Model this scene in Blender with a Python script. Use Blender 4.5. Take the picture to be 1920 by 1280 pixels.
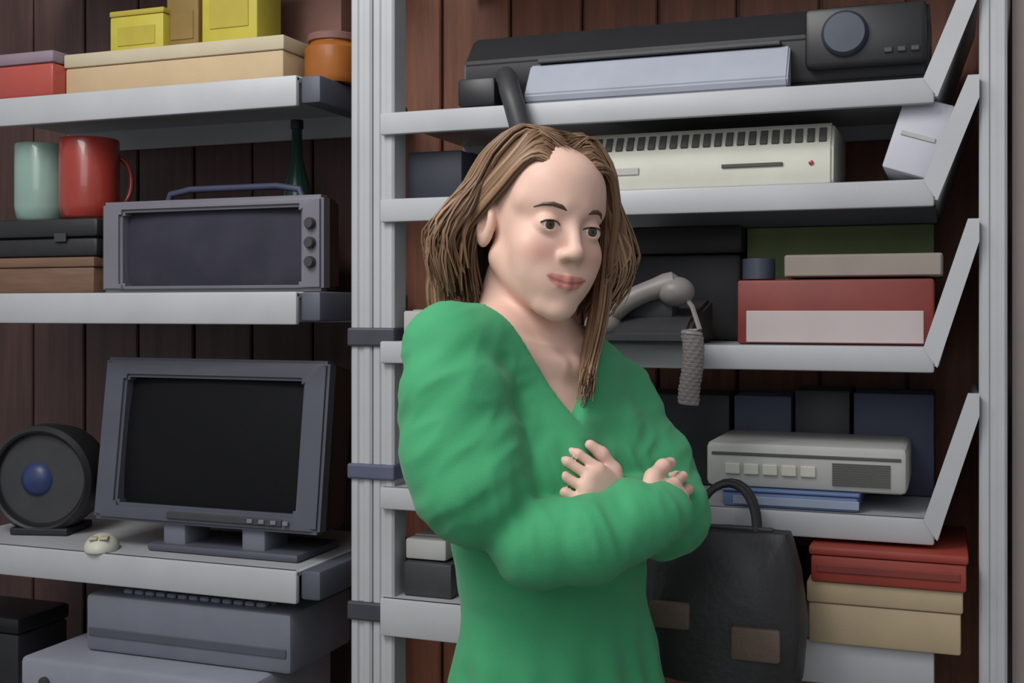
import bpy, bmesh, math, random
import numpy as np
from mathutils import Vector, Matrix, noise

random.seed(7)
C = bpy.context.scene.collection
scene = bpy.context.scene
for o in list(bpy.data.objects):
    bpy.data.objects.remove(o)

# ------------------------------------------------------------------ camera, world, lights, exposure
FPX = 2200.0                       # focal length in pixels of a 1920 px wide frame
YAW = math.radians(20.6)
ZC = 1.47                          # eye height
HY = 580.0                         # horizon row
CF = Vector((-math.sin(YAW), math.cos(YAW), 0))
CR = Vector((math.cos(YAW), math.sin(YAW), 0))
cam = bpy.data.cameras.new('camera')
cam.sensor_width = 36.0
cam.lens = FPX / 1920 * 36
cam.shift_y = -(640 - HY) / 1920
cam.clip_start = 0.05
co = bpy.data.objects.new('camera', cam)
C.objects.link(co)
co.location = (0, 0, ZC)
co.rotation_euler = (math.pi / 2, 0, YAW)
scene.camera = co

scene.view_settings.view_transform = 'Standard'
scene.view_settings.look = 'None'
scene.view_settings.gamma = 1
scene.view_settings.exposure = 0.0
scene.view_settings.use_curve_mapping = False

world = bpy.data.worlds.new('room_air')
scene.world = world
world.use_nodes = True
wb = world.node_tree.nodes['Background']
wb.inputs[0].default_value = (0.92, 0.95, 1.0, 1)
wb.inputs[1].default_value = 0.36

def area_light(name, loc, target, size, power, col):
    l = bpy.data.lights.new(name, 'AREA')
    l.shape = 'RECTANGLE'
    l.size, l.size_y = size
    l.energy = power
    l.color = col
    o = bpy.data.objects.new(name, l)
    C.objects.link(o)
    o.location = loc
    d = Vector(target) - Vector(loc)
    o.rotation_euler = d.to_track_quat('-Z', 'Y').to_euler()
    return o
area_light('key_light', (-1.25, 0.25, 3.05), (-0.42, 1.72, 1.35), (1.1, 0.9), 37, (1.0, 0.985, 0.96))  # soft key from high front left, for an unseen source
area_light('fill_light', (-0.5, -1.0, 2.5), (-0.4, 1.9, 1.2), (1.6, 1.2), 17, (0.95, 0.97, 1.0))  # broad frontal fill from behind the camera, no visible fixture

# ------------------------------------------------------------------ pixel helpers (real depth, real size)
def ray(px, py):
    return CF + CR * ((px - 960) / FPX) + Vector((0, 0, -(py - HY) / FPX))
def PY(px, py, Y):                 # the point of the plane y = Y seen at that pixel
    r = ray(px, py)
    return Vector((0, 0, ZC)) + r * (Y / r.y)
def XY(px, Y):
    return PY(px, HY, Y).x
def ZY(px, py, Y):
    return PY(px, py, Y).z

# ------------------------------------------------------------------ materials
def lin(c):
    return tuple(((v / 255) / 12.92 if v / 255 <= .04045 else ((v / 255 + .055) / 1.055) ** 2.4) for v in c)
MATS = {}
def mat(name, rgb, rough=.5, metal=0., var=.08, scale=14., bump=.0, bscale=120., wave=False, stretch=None, coat=0., sss=0., sheen=0., attr=None, spec=.5):
    if name in MATS:
        return MATS[name]
    m = bpy.data.materials.new(name)
    m.use_nodes = True
    nt = m.node_tree
    b = nt.nodes['Principled BSDF']
    tc = nt.nodes.new('ShaderNodeTexCoord')
    mp = nt.nodes.new('ShaderNodeMapping')
    nt.links.new(tc.outputs['Object'], mp.inputs[0])
    if stretch:
        mp.inputs['Scale'].default_value = stretch
    n = nt.nodes.new('ShaderNodeTexNoise')
    n.inputs['Scale'].default_value = scale
    n.inputs['Detail'].default_value = 5
    nt.links.new(mp.outputs[0], n.inputs['Vector'])
    rp = nt.nodes.new('ShaderNodeMapRange')
    rp.inputs['From Min'].default_value = .3
    rp.inputs['From Max'].default_value = .7
    rp.inputs['To Min'].default_value = 1 - var
    rp.inputs['To Max'].default_value = 1 + var
    nt.links.new(n.outputs['Fac'], rp.inputs['Value'])
    mx = nt.nodes.new('ShaderNodeVectorMath')
    mx.operation = 'SCALE'
    if attr:
        a = nt.nodes.new('ShaderNodeAttribute')
        a.attribute_name = attr
        nt.links.new(a.outputs['Color'], mx.inputs[0])
    else:
        mx.inputs[0].default_value = lin(rgb)
    nt.links.new(rp.outputs[0], mx.inputs['Scale'])
    nt.links.new(mx.outputs[0], b.inputs['Base Color'])
    b.inputs['Roughness'].default_value = rough
    b.inputs['Metallic'].default_value = metal
    b.inputs['Specular IOR Level'].default_value = spec
    b.inputs['Coat Weight'].default_value = coat
    if sss:
        b.inputs['Subsurface Weight'].default_value = sss
        b.inputs['Subsurface Radius'].default_value = (1., .35, .2)
        b.inputs['Subsurface Scale'].default_value = .006
    if sheen:
        b.inputs['Sheen Weight'].default_value = sheen
    if bump:
        n2 = nt.nodes.new('ShaderNodeTexNoise')
        n2.inputs['Scale'].default_value = bscale
        n2.inputs['Detail'].default_value = 4
        nt.links.new(mp.outputs[0], n2.inputs['Vector'])
        bp = nt.nodes.new('ShaderNodeBump')
        bp.inputs['Strength'].default_value = bump
        bp.inputs['Distance'].default_value = .003
        nt.links.new(n2.outputs['Fac'], bp.inputs['Height'])
        nt.links.new(bp.outputs[0], b.inputs['Normal'])
    MATS[name] = m
    return m

M_steel = mat('grey_painted_steel', (178, 179, 182), .42, .0, .05, 9, .05, 300)
M_steel_dark = mat('dark_grey_steel', (70, 72, 80), .5, .3, .08, 20)
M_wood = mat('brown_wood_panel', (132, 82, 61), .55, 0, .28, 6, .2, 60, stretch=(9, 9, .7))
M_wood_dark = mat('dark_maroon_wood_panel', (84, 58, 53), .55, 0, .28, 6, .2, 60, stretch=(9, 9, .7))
M_plaster = mat('grey_plaster', (136, 126, 121), .85, 0, .12, 3, .2, 60)
M_floor = mat('grey_floor', (120, 116, 110), .6, 0, .1, 4, .1, 40)
M_ceil = mat('white_ceiling', (205, 205, 203), .9, 0, .04, 5)
M_cream = mat('cream_board', (190, 165, 130), .75, 0, .06, 12, .12, 150)
M_creamlid = mat('pale_cream_board', (188, 176, 150), .75, 0, .05, 12, .12, 150)
M_yellow = mat('yellow_card', (184, 172, 62), .55, 0, .06, 18)
M_yellow2 = mat('yellow_flap', (172, 156, 56), .6, 0, .06, 18)
M_olive = mat('olive_card', (130, 104, 52), .7, 0, .1, 14)
M_red = mat('red_card', (190, 66, 56), .5, 0, .08, 14)
M_redtin = mat('red_tin_paint', (166, 72, 62), .35, 0, .06, 14, coat=.2)
M_mauve = mat('mauve_grey_card', (134, 116, 128), .6, 0, .06, 14)
M_amber = mat('amber_brown', (158, 92, 34), .4, 0, .14, 12, coat=.2)
M_dustyrose = mat('dusty_brown_card', (126, 88, 78), .7, 0, .08, 14)
M_mint = mat('mint_glaze', (138, 164, 154), .3, 0, .05, 20, coat=.3)
M_redmug = mat('red_glaze', (152, 54, 44), .3, 0, .08, 20, coat=.3)
M_black = mat('black_plastic', (36, 36, 39), .5, 0, .1, 20, .06, 300)
M_blackgloss = mat('black_glossy', (26, 26, 29), .42, 0, .06, 20)
M_charcoal = mat('charcoal_plastic', (58, 58, 61), .5, 0, .1, 20, .05, 300)
M_screen = mat('dark_screen_glass', (20, 20, 24), .5, 0, .05, 10, spec=.12)
M_screenblue = mat('slate_screen_glass', (58, 57, 68), .5, 0, .16, 12, spec=.12)
M_bezel = mat('slate_bezel', (80, 82, 93), .5, 0, .05, 16, .05, 300)
M_bezel2 = mat('grey_mauve_bezel', (112, 109, 118), .5, 0, .05, 16, .05, 300)
M_slate = mat('slate_plastic', (112, 115, 127), .5, 0, .05, 16, .05, 300)
M_lightslate = mat('light_slate_plastic', (138, 140, 152), .5, 0, .05, 16, .05, 300)
M_key = mat('slate_key', (132, 138, 156), .5, 0, .06, 30)
M_bluedot = mat('dark_blue_cone', (48, 60, 104), .4, 0, .1, 20)
M_brownwood = mat('small_brown_wood', (112, 84, 66), .6, 0, .2, 8, .1, 90, stretch=(1, 8, 8))
M_green = mat('dark_green_glass', (40, 72, 62), .2, 0, .1, 10)
M_silver = mat('silver_blue_panel', (164, 169, 181), .45, 0, .05, 14)
M_knob = mat('blue_grey_knob', (58, 65, 78), .45, 0, .06, 20)
M_beige = mat('beige_grey_plastic', (198, 197, 184), .5, 0, .05, 14, .05, 300)
M_slot = mat('dark_vent', (82, 82, 78), .8, 0, .05, 20)
M_lilac = mat('lilac_white_board', (196, 196, 206), .6, 0, .04, 14)
M_navy = mat('navy_card', (64, 68, 92), .6, 0, .1, 14)
M_phone = mat('warm_grey_plastic', (136, 129, 126), .45, 0, .06, 16)
M_olivegreen = mat('olive_green_card', (118, 134, 90), .7, 0, .1, 12)
M_taupe = mat('taupe_card', (146, 135, 126), .7, 0, .07, 12)
M_redbox = mat('brick_red_card', (122, 48, 42), .55, 0, .14, 9)
M_pinkgrey = mat('pink_grey_panel', (186, 172, 172), .6, 0, .04, 12)
M_paleg = mat('pale_grey_plastic', (176, 176, 172), .5, 0, .05, 14, .05, 300)
M_blue = mat('blue_card', (100, 122, 164), .5, 0, .06, 14)
M_paleblue = mat('pale_blue_card', (148, 158, 178), .55, 0, .05, 14)
M_tan = mat('tan_card', (178, 158, 128), .7, 0, .06, 12, .1, 120)
M_redbrown = mat('red_brown_card', (148, 58, 46), .55, 0, .1, 10)
M_leather = mat('black_leather', (42, 41, 43), .5, 0, .12, 18, .35, 90)
M_brownleather = mat('brown_leather', (104, 84, 74), .55, 0, .14, 18, .3, 90)
M_dress = mat('green_dress_cloth', (66, 157, 106), .75, 0, .05, 8, .12, 500, sheen=.12, spec=.25)
M_skin = mat('skin', (210, 170, 150), .5, 0, .03, 40, .05, 400, sss=.12, attr='tint', spec=.35)
M_hair = mat('brown_hair', (110, 80, 60), .42, 0, .12, 30, attr='tint', spec=.4)
M_eye = mat('eye', (230, 225, 220), .15, 0, .02, 40, attr='tint')
M_shoe = mat('black_shoe_leather', (35, 33, 33), .4, 0, .1, 20)
M_button = mat('green_button', (40, 110, 70), .35, 0, .05, 20)

# ------------------------------------------------------------------ mesh helpers
def link(name, bm, m, parent=None, smooth=False, loc=None):
    me = bpy.data.meshes.new(name)
    bmesh.ops.recalc_face_normals(bm, faces=bm.faces)
    bm.to_mesh(me)
    bm.free()
    if smooth:
        for p in me.polygons:
            p.use_smooth = True
        try:
            me.set_sharp_from_angle(angle=math.radians(40))
        except Exception:
            pass
    me.materials.append(m)
    o = bpy.data.objects.new(name, me)
    C.objects.link(o)
    if parent is not None:
        o.parent = parent
    if loc is not None:
        o.location = loc
    return o

def tag(o, label, cat, group=None):
    o['label'] = label
    o['category'] = cat
    if group:
        o['group'] = group
    return o

def thing(name, label, cat, loc, rz=0, group=None, tilt=(0, 0)):
    o = bpy.data.objects.new(name, None)
    o.empty_display_size = .05
    C.objects.link(o)
    o.location = loc
    o.rotation_euler = (tilt[0], tilt[1], rz)
    return tag(o, label, cat, group)

def structure(o):
    o['kind'] = 'structure'
    return o

def box(bm, c, s, bev=0.0, seg=2, rot=None):
    r = bmesh.ops.create_cube(bm, size=1)
    vs = r['verts']
    for v in vs:
        v.co = Vector((v.co.x * s[0], v.co.y * s[1], v.co.z * s[2]))
    if bev > 0:
        es = list({e for v in vs for e in v.link_edges})
        rr = bmesh.ops.bevel(bm, geom=es, offset=min(bev, .45 * min(s)), segments=seg, affect='EDGES', profile=.5)
        vs = list({v for f in rr['faces'] for v in f.verts} | {v for v in vs if v.is_valid})
        # collect the whole island
        seen = set(vs); st = list(vs)
        while st:
            v = st.pop()
            for e in v.link_edges:
                w = e.other_vert(v)
                if w not in seen:
                    seen.add(w); st.append(w)
        vs = list(seen)
    for v in vs:
        if rot is not None:
            v.co = rot @ v.co
        v.co += Vector(c)
    return vs

def bx(c, s, bev=0.0, seg=2, rot=None):
    bm = bmesh.new()
    box(bm, c, s, bev, seg, rot)
    return bm

def lathe(prof, n=40, axis='Z', c=(0, 0, 0), bm=None):
    bm = bm or bmesh.new()
    rings = []
    for r, z in prof:
        ring = []
        for i in range(n):
            a = 2 * math.pi * i / n
            p = (r * math.cos(a), r * math.sin(a), z)
            if axis == 'Y':
                p = (p[0], p[2], p[1])
            ring.append(bm.verts.new(Vector(p) + Vector(c)))
        rings.append(ring)
    for a, b in zip(rings, rings[1:]):
        for i in range(n):
            bm.faces.new((a[i], a[(i + 1) % n], b[(i + 1) % n], b[i]))
    bm.faces.new(rings[0][::-1])
    bm.faces.new(rings[-1])
    return bm

def tube(pts, rad, n=10, bm=None, closed=False):
    bm = bm or bmesh.new()
    pts = [Vector(p) for p in pts]
    rads = rad if isinstance(rad, (list, tuple)) else [rad] * len(pts)
    rings = []
    up = None
    for i, p in enumerate(pts):
        t = (pts[min(i + 1, len(pts) - 1)] - pts[max(i - 1, 0)]).normalized()
        if up is None:
            up = t.orthogonal().normalized()
        up = (up - t * up.dot(t)).normalized()
        s = t.cross(up)
        rings.append([bm.verts.new(p + (up * math.cos(2 * math.pi * k / n) + s * math.sin(2 * math.pi * k / n)) * rads[i]) for k in range(n)])
    for a, b in zip(rings, rings[1:]):
        for k in range(n):
            bm.faces.new((a[k], a[(k + 1) % n], b[(k + 1) % n], b[k]))
    bm.faces.new(rings[0][::-1])
    bm.faces.new(rings[-1])
    return bm

def prism(poly, y0, y1, bm=None, bev=0.0):
    """polygon of (x, z) points extruded along y"""
    bm = bm or bmesh.new()
    a = [bm.verts.new((x, y0, z)) for x, z in poly]
    b = [bm.verts.new((x, y1, z)) for x, z in poly]
    n = len(poly)
    f = [bm.faces.new(a), bm.faces.new(b[::-1])]
    for i in range(n):
        f.append(bm.faces.new((a[i], b[i], b[(i + 1) % n], a[(i + 1) % n])))
    if bev:
        es = list({e for q in f for e in q.edges})
        bmesh.ops.bevel(bm, geom=es, offset=bev, segments=2, affect='EDGES')
    return bm

def prism_x(poly, x0, x1, bev=0.0):
    """polygon of (y, z) points extruded along x"""
    bm = bmesh.new()
    a = [bm.verts.new((x0, y, z)) for y, z in poly]
    b = [bm.verts.new((x1, y, z)) for y, z in poly]
    n = len(poly)
    f = [bm.faces.new(a), bm.faces.new(b[::-1])]
    for i in range(n):
        f.append(bm.faces.new((a[i], b[i], b[(i + 1) % n], a[(i + 1) % n])))
    if bev:
        es = list({e for q in f for e in q.edges})
        bmesh.ops.bevel(bm, geom=es, offset=bev, segments=2, affect='EDGES')
    return bm

def frame(w, h, bw, y0, y1, c=(0, 0), bev=.004, bt=None, bb=None):
    """rectangular frame with a see-through opening, front at y0, back at y1; centre c (x, z)"""
    bt = bw if bt is None else bt
    bb = bw if bb is None else bb
    bm = bmesh.new()
    O = [(-w / 2, -h / 2), (w / 2, -h / 2), (w / 2, h / 2), (-w / 2, h / 2)]
    I = [(-w / 2 + bw, -h / 2 + bb), (w / 2 - bw, -h / 2 + bb), (w / 2 - bw, h / 2 - bt), (-w / 2 + bw, h / 2 - bt)]
    def ring(P, y):
        return [bm.verts.new((x + c[0], y, z + c[1])) for x, z in P]
    of, inf, ob, inb = ring(O, y0), ring(I, y0), ring(O, y1), ring(I, y1)
    outer = []
    for i in range(4):
        j = (i + 1) % 4
        bm.faces.new((of[i], of[j], inf[j], inf[i]))
        bm.faces.new((ob[j], ob[i], inb[i], inb[j]))
        bm.faces.new((of[j], of[i], ob[i], ob[j]))
        bm.faces.new((inf[i], inf[j], inb[j], inb[i]))
    if bev:
        bmesh.ops.recalc_face_normals(bm, faces=bm.faces)
        bmesh.ops.bevel(bm, geom=list(bm.edges), offset=bev, segments=2, affect='EDGES')
    return bm

# ------------------------------------------------------------------ setting
YF = 1.90                          # front plane of the shelves
YB = 2.29                          # rear of the shelves
YW = 2.33                          # face of the back wall
back = structure(link('wall_back', bx((-1.3, YW + .07, 1.35), (4.4, .1, 2.7)), M_plaster))
PW = .16
n_pl = int(3.3 / PW)
pl_mesh = None
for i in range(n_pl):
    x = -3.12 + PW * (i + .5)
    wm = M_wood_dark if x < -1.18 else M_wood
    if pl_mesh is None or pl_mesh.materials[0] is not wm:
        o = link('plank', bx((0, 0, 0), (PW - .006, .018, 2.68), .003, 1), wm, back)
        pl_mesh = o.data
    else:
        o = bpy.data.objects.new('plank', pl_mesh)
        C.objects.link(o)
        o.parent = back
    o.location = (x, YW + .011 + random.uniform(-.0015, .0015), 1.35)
structure(link('wall_right', bx((.8845, 2.16, 1.35), (1.6, .44, 2.7)), M_plaster))
structure(link('floor', bx((-.9, .4, -.05), (6.4, 4.4, .1)), M_floor))
sk = structure(link('baseboard_right', bx((.8845, 1.934, .05), (1.58, .012, .1), .003), M_ceil))

# ------------------------------------------------------------------ shelving
unit = thing('metal_shelving', 'light grey steel shelving with flared trays along the brown plank wall', 'shelving', (0, 0, 0))

def channel_post(name, x0, x1, z1, parent, y0=YF + .012, d=.05):
    """folded steel channel, with a shallow groove down its front face"""
    cx, w = (x0 + x1) / 2, x1 - x0
    P2 = [(x0, d), (x0, .004), (x0 + .004, 0), (cx - w * .16, 0), (cx - w * .10, .003), (cx + w * .10, .003), (cx + w * .16, 0), (x1 - .004, 0), (x1, .004), (x1, d)]
    bm = bmesh.new()
    lo = [bm.verts.new((x, y0 + y, 0)) for x, y in P2]
    hi = [bm.verts.new((x, y0 + y, z1)) for x, y in P2]
    n = len(P2)
    for i in range(n):
        bm.faces.new((lo[i], lo[(i + 1) % n], hi[(i + 1) % n], hi[i]))
    bm.faces.new(lo[::-1]); bm.faces.new(hi)
    o = link(name, bm, M_steel, parent)
    link('foot', bx((cx, y0 + d / 2, .006), (w + .02, d + .02, .012), .002), M_steel_dark, o)
    return o

xl0, xl1, xl2 = XY(657, YF + .012), XY(697, YF + .012), XY(738, YF + .012)
xr0, xr1 = XY(1836, YF + .012), XY(1889, YF + .012)
xf0 = xl0 - 1.06
posts = []
for a, b in ((xl0, xl1 - .001), (xl1 + .001, xl2), (xr0, xr1), (xf0, xf0 + .042)):
    posts.append(channel_post('post', a, b, 2.5, unit))

M_endcap = mat('slate_end_cap', (84, 87, 98), .55, 0, .06, 16)
def tray(xa, xb, ztop, lip, pa, pb, fl=.16, parent=unit, left_bay=False, flare=True):
    """a shelf: floor, front lip, rear lip and flared ends that reach the posts pa, pb (their inner faces)"""
    bm = bmesh.new()
    box(bm, ((xa + xb) / 2, (YF + YB) / 2, ztop - .006), (xb - xa, YB - YF, .012), .003, 1)
    box(bm, ((xa + xb) / 2, YF + .006, ztop - lip / 2), (xb - xa, .014, lip), .004, 2)
    box(bm, ((xa + xb) / 2, YB - .004, ztop - lip / 2), (xb - xa, .008, lip), .002, 1)
    o = link('shelf', bm, M_steel, parent, smooth=True)
    if left_bay:
        link('end_cap', bx((xb + .022, (YF + YB) / 2 + .006, ztop - lip * .45), (.042, YB - YF - .012, lip * .9), .006), M_endcap, o, True)
    for x, xe in (() if left_bay or not flare else ((xb, pb),)):
        s = 1 if xe > x else -1
        zt = ztop + fl
        w = link('end_bracket', prism([(x, ztop - lip + .01), (x, ztop + .002), (xe - s * .004, zt), (xe, zt), (xe, zt - .012), (x + s * .006, ztop - lip + .01)], YF + .002, YB - .01), M_steel, o)
        # folded front flange of the bracket
        dx = s * .016
        fb = prism([(x - dx, ztop - .002), (x + s * .004, ztop - lip + .008), (xe, zt - .03), (xe, zt + .004), (xe - s * .016, zt + .004)], YF - .003, YF + .001)
        link('flange', fb, M_steel, o)
    return o

zL = {}
zR = {}
XR0, XR1 = XY(712, YF), XY(1752, YF)
XL1 = XY(556, YF)
XL0 = xf0 + .085
def zt(px, py):
    return ZY(px, py, YF)
for k, px, py, lip in (('R1', 1500, 160, .040), ('R2', 1500, 344, .042), ('R3', 1550, 648, .040), ('R4', 1550, 962, .040), ('R5', 1600, 1206, .068)):
    zR[k] = zt(px, py)
    tray(XR0, XR1, zR[k], lip, xl2, xr0, fl=.15 if k in ('R1', 'R2') else .19, flare=k != 'R5')
for k, px, py, lip in (('L1', 270, 163, .058), ('L2', 270, 548, .062), ('L3', 270, 1045, .062)):
    zL[k] = zt(px, py)
    tray(XL0, XL1, zL[k], lip, xf0 + .042, xl0, left_bay=True)
zL['L4'] = zL['L3'] - .36
tray(XL0, XL1, zL['L4'], .06, xf0 + .042, xl0, left_bay=True)
for base, xa, xb, pa, pb in ((zR['R5'] - .40, XR0, XR1, xl2, xr0), (zL['L4'] - .42, XL0, XL1, xf0 + .042, xl0), (zR['R1'] + .36, XR0, XR1, xl2, xr0), (zL['L1'] + .38, XL0, XL1, xf0 + .042, xl0)):
    tray(xa, xb, base, .045, pa, pb, fl=.12, left_bay=xa == XL0)
# dark bands round the middle posts; the top one paints a shelf's shadow line
for py, hh, m in ((632, .034, M_steel_dark), (886, .028, mat('slate_blue_strap', (84, 88, 110), .6)), (1150, .034, M_steel_dark)):
    z = ZY(700, py, YF)
    cl = link('clip', bx(((xl0 + xl2) / 2, YF + .03, z), (xl2 - xl0 + .008, .05, hh), .004), m, unit)

# ------------------------------------------------------------------ generic builders
def span(px0, px1, Y):
    a, b = XY(px0, Y), XY(px1, Y)
    return (a + b) / 2, abs(b - a)

def put_box(name, label, cat, px0, px1, pyt, zb, m, Y=YF + .03, d=.2, rz=0., bev=.004, lid=None, lidh=.3, panel=None, group=None, over=.003, seam=True, h=None, py_mid=None):
    cx, w = span(px0, px1, Y)
    if h is None:
        h = ZY((px0 + px1) / 2, pyt, Y) - zb
    r = thing(name, label, cat, (cx, Y + d / 2, zb + .0006), rz, group)
    if lid is None:
        link('body', bx((0, 0, h / 2), (w, d, h), bev), m, r, True)
        if seam:
            link('flap', bx((0, 0, h - .001 + .0016), (w * .97, d * .47, .0026), .001, 1), m, r)
    else:
        hb = h * (1 - lidh)
        link('body', bx((0, 0, hb / 2), (w - 2 * over, d - 2 * over, hb), bev), m, r, True)
        link('lid', bx((0, 0, hb + h * lidh / 2 + .0004), (w, d, h * lidh), bev), lid, r, True)
    if panel:
        pm, fx, fz0, fz1 = panel
        link('front_panel', bx((0, -d / 2 - .0012, h * (fz0 + fz1) / 2), (w * fx, .003, h * (fz1 - fz0)), .001, 1), pm, r)
    return r, cx, w, h

# ------------------------------------------------------------------ left bay, top shelf
z1 = zL['L1']
r, cx, w, h = put_box('storage_box', 'long low cream cardboard box with shallow lid on the top left shelf', 'box', 119, 532, 84, z1, M_cream, Y=YF + .045, d=.22, lid=M_creamlid, lidh=.32)
ztop_c = z1 + h + .001
def packet(px0, px1, pyt, label, m=M_yellow, Y=YF + .08, d=.09, h=None, rz=0):
    cx, w = span(px0, px1, Y)
    h = h or (ZY((px0 + px1) / 2, pyt, Y) - ztop_c)
    r = thing('packet', label, 'box', (cx, Y + d / 2, ztop_c), rz, 'packets on the cream box')
    link('body', bx((0, 0, h / 2), (w, d, h), .004), m, r, True)
    link('lid', bx((0, 0, h + .006), (w * 1.02, d * 1.02, .012), .003), M_yellow2 if m is M_yellow else m, r, True)
    link('front_panel', bx((0, -d / 2 - .001, h * .45), (w * .7, .002, h * .5), .0008, 1), M_yellow2 if m is M_yellow else m, r)
    return r
packet(206, 306, 28, 'small square yellow packet standing on the left half of the cream box')
packet(378, 482, -70, 'tall yellow packet standing on the right half of the cream box')
packet(312, 372, -10, 'narrow olive brown packet between the two yellow packets', M_olive, Y=YF + .10)
r, *_ = put_box('tin_box', 'red tin with a mauve grey lid at the left end of top shelf', 'tin', -60, 99, 100, z1, M_redtin, Y=YF + .015, d=.17, bev=.008, lid=M_mauve, lidh=.28, over=-.002)
# amber jar
cx, w = span(548, 646, YF + .06)
r = thing('storage_jar', 'squat amber brown jar right of the cream box', 'jar', (cx, YF + .12, z1 + .0006))
hj = ZY(600, 55, YF + .06) - z1
link('jar_body', lathe([(.001, 0), (w * .44, 0), (w * .5, .01), (w * .5, hj * .7), (w * .4, hj * .82), (w * .4, hj * .85)], 36), M_amber, r, True)
link('lid', lathe([(w * .43, hj * .85), (w * .44, hj * .86), (w * .44, hj * .98), (w * .42, hj)], 36), M_dustyrose, r, True)
put_box('carton', 'dusty brown carton behind the amber jar', 'box', 470, 640, -60, z1, M_dustyrose, Y=YF + .275, d=.1)

# ------------------------------------------------------------------ left bay, second shelf
z2 = zL['L2']
Y = YF + .05
r, cx, w, h = put_box('wooden_box', 'low brown wooden box on second shelf under the black box', 'box', -70, 176, 484, z2, M_brownwood, Y=Y, d=.2, bev=.004, lid=M_brownwood, lidh=.28)
zt2 = z2 + h + .001
r, cx, w, hb = put_box('black_case', 'flat black case carrying the mint and red mugs', 'case', -80, 182, 412, zt2, M_black, Y=Y, d=.22, bev=.01, lid=M_black, lidh=.5)
link('latch', bx((w * .25, -.111, hb * .5), (.03, .006, .018), .002), M_charcoal, r)
zt2b = zt2 + hb + .001
def mug(px0, px1, pyt, label, m, ang):
    Yc = YF + .11
    cx, w = span(px0, px1, Yc)
    R = w / 2
    h = ZY((px0 + px1) / 2, pyt, Yc) - zt2b
    r = thing('mug', label, 'mug', (cx, Yc, zt2b), ang, 'mugs on the black case')
    link('cup', lathe([(.001, 0), (R * .8, 0), (R * .92, .006), (R, .03), (R, h - .004), (R * .97, h), (R * .92, h - .004), (R * .9, .02), (.001, .012)], 40), m, r, True)
    pts = [(R * .97 + math.sin(t) * .028, 0, h * .5 + math.cos(t) * h * .3) for t in [math.pi * i / 12 for i in range(13)]]
    link('handle', tube(pts, .006, 10), m, r, True)
    return r
mug(40, 114, 272, 'mint green mug on the black case, left of the red mug', M_mint, math.pi * .75)
mug(124, 212, 262, 'glossy red mug on the black case, right of the mint mug', M_redmug, math.pi * .3)
# bottle behind
Yb = YF + .3
cx, w = span(534, 580, Yb)
hb = ZY(556, 226, Yb) - z2
r = thing('bottle', 'dark green glass bottle at the back right of the second shelf', 'bottle', (cx, Yb, z2 + .0006))
link('glass_body', lathe([(.001, 0), (w * .48, 0), (w * .5, .008), (w * .5, hb * .6), (w * .2, hb * .78), (w * .18, hb * .95), (w * .2, hb * .95)], 32), M_green, r, True)
link('cap', lathe([(w * .22, hb * .95), (w * .23, hb * .955), (w * .23, hb), (.002, hb)], 24), M_blackgloss, r, True)

# ------------------------------------------------------------------ CRT builder
def crt(name, label, cat, px0, px1, pyt, pyb, Y, zb, m, scr, tilt, depth, bw, bt, bb, stand=None, rz=0., housing=M_black):
    cx, w = span(px0, px1, Y)
    pm = (px0 + px1) / 2
    h = ZY(pm, pyt, Y) - ZY(pm, pyb, Y)
    zlow = ZY(pm, pyb, Y)
    r = thing(name, label, cat, (cx, Y, zb + .0006), rz)
    T = Matrix.Rotation(tilt, 4, 'X')
    def tr(bm):
        bmesh.ops.transform(bm, matrix=Matrix.Translation((0, 0, zlow - zb)) @ T, verts=bm.verts)
        return bm
    link('bezel', tr(frame(w, h, bw, 0, .035, (0, h / 2), .006, bt, bb)), m, r, True)
    # bulged glass
    bm = bmesh.new()
    nx, nz = 16, 12
    sw, sh = w - 2 * bw + .004, h - bt - bb + .004
    zc0 = bb + (h - bt - bb) / 2
    g = [[bm.verts.new((sw * (i / nx - .5), .012 + .016 * ((2 * i / nx - 1) ** 2 + (2 * j / nz - 1) ** 2) * .5, zc0 + sh * (j / nz - .5))) for i in range(nx + 1)] for j in range(nz + 1)]
    for j in range(nz):
        for i in range(nx):
            bm.faces.new((g[j][i], g[j][i + 1], g[j + 1][i + 1], g[j + 1][i]))
    link('screen', tr(bm), scr, r, True)
    # tapering housing
    bm = bmesh.new()
    secs = [(.034, .97, .98, 0), (depth * .45, .93, .95, 0), (depth * .75, .68, .7, .02), (depth, .6, .6, .02)]
    rings = []
    for y, sx, sz, dz in secs:
        c = h / 2 + dz
        hw, hh = w * sx / 2, h * sz / 2
        rings.append([bm.verts.new((a, y, c + b)) for a, b in ((-hw, -hh), (hw, -hh), (hw, hh), (-hw, hh))])
    for a, b in zip(rings, rings[1:]):
        for k in range(4):
            bm.faces.new((a[k], a[(k + 1) % 4], b[(k + 1) % 4], b[k]))
    bm.faces.new(rings[0][::-1]); bm.faces.new(rings[-1])
    bmesh.ops.bevel(bm, geom=list(bm.edges), offset=.006, segments=2, affect='EDGES')
    link('housing', tr(bm), housing, r, True)
    return r, w, h, zlow - zb, tr

# second shelf set
r, w, h, z0, tr = crt('portable_television', 'small grey framed television with a dim slate screen on second shelf', 'television', 190, 604, 372, 547, YF + .04, z2, M_bezel2, M_screenblue, 0, .22, .048, .022, .012)
for i in range(3):
    bm = lathe([(.001, -.012), (.009, -.012), (.011, -.008), (.011, 0)], 20, 'Y', (w / 2 - .024, 0, h * (.3 + .2 * i)))
    link('knob', tr(bm), M_charcoal, r, True)
bm = bmesh.new()
pts = [(-w * .32, .09, h - .004), (-w * .30, .09, h + .022), (-w * .2, .09, h + .03), (w * .2, .09, h + .03), (w * .30, .09, h + .022), (w * .32, .09, h - .004)]
link('carry_handle', tube(pts, .007, 10), M_navy, r, True)

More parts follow.
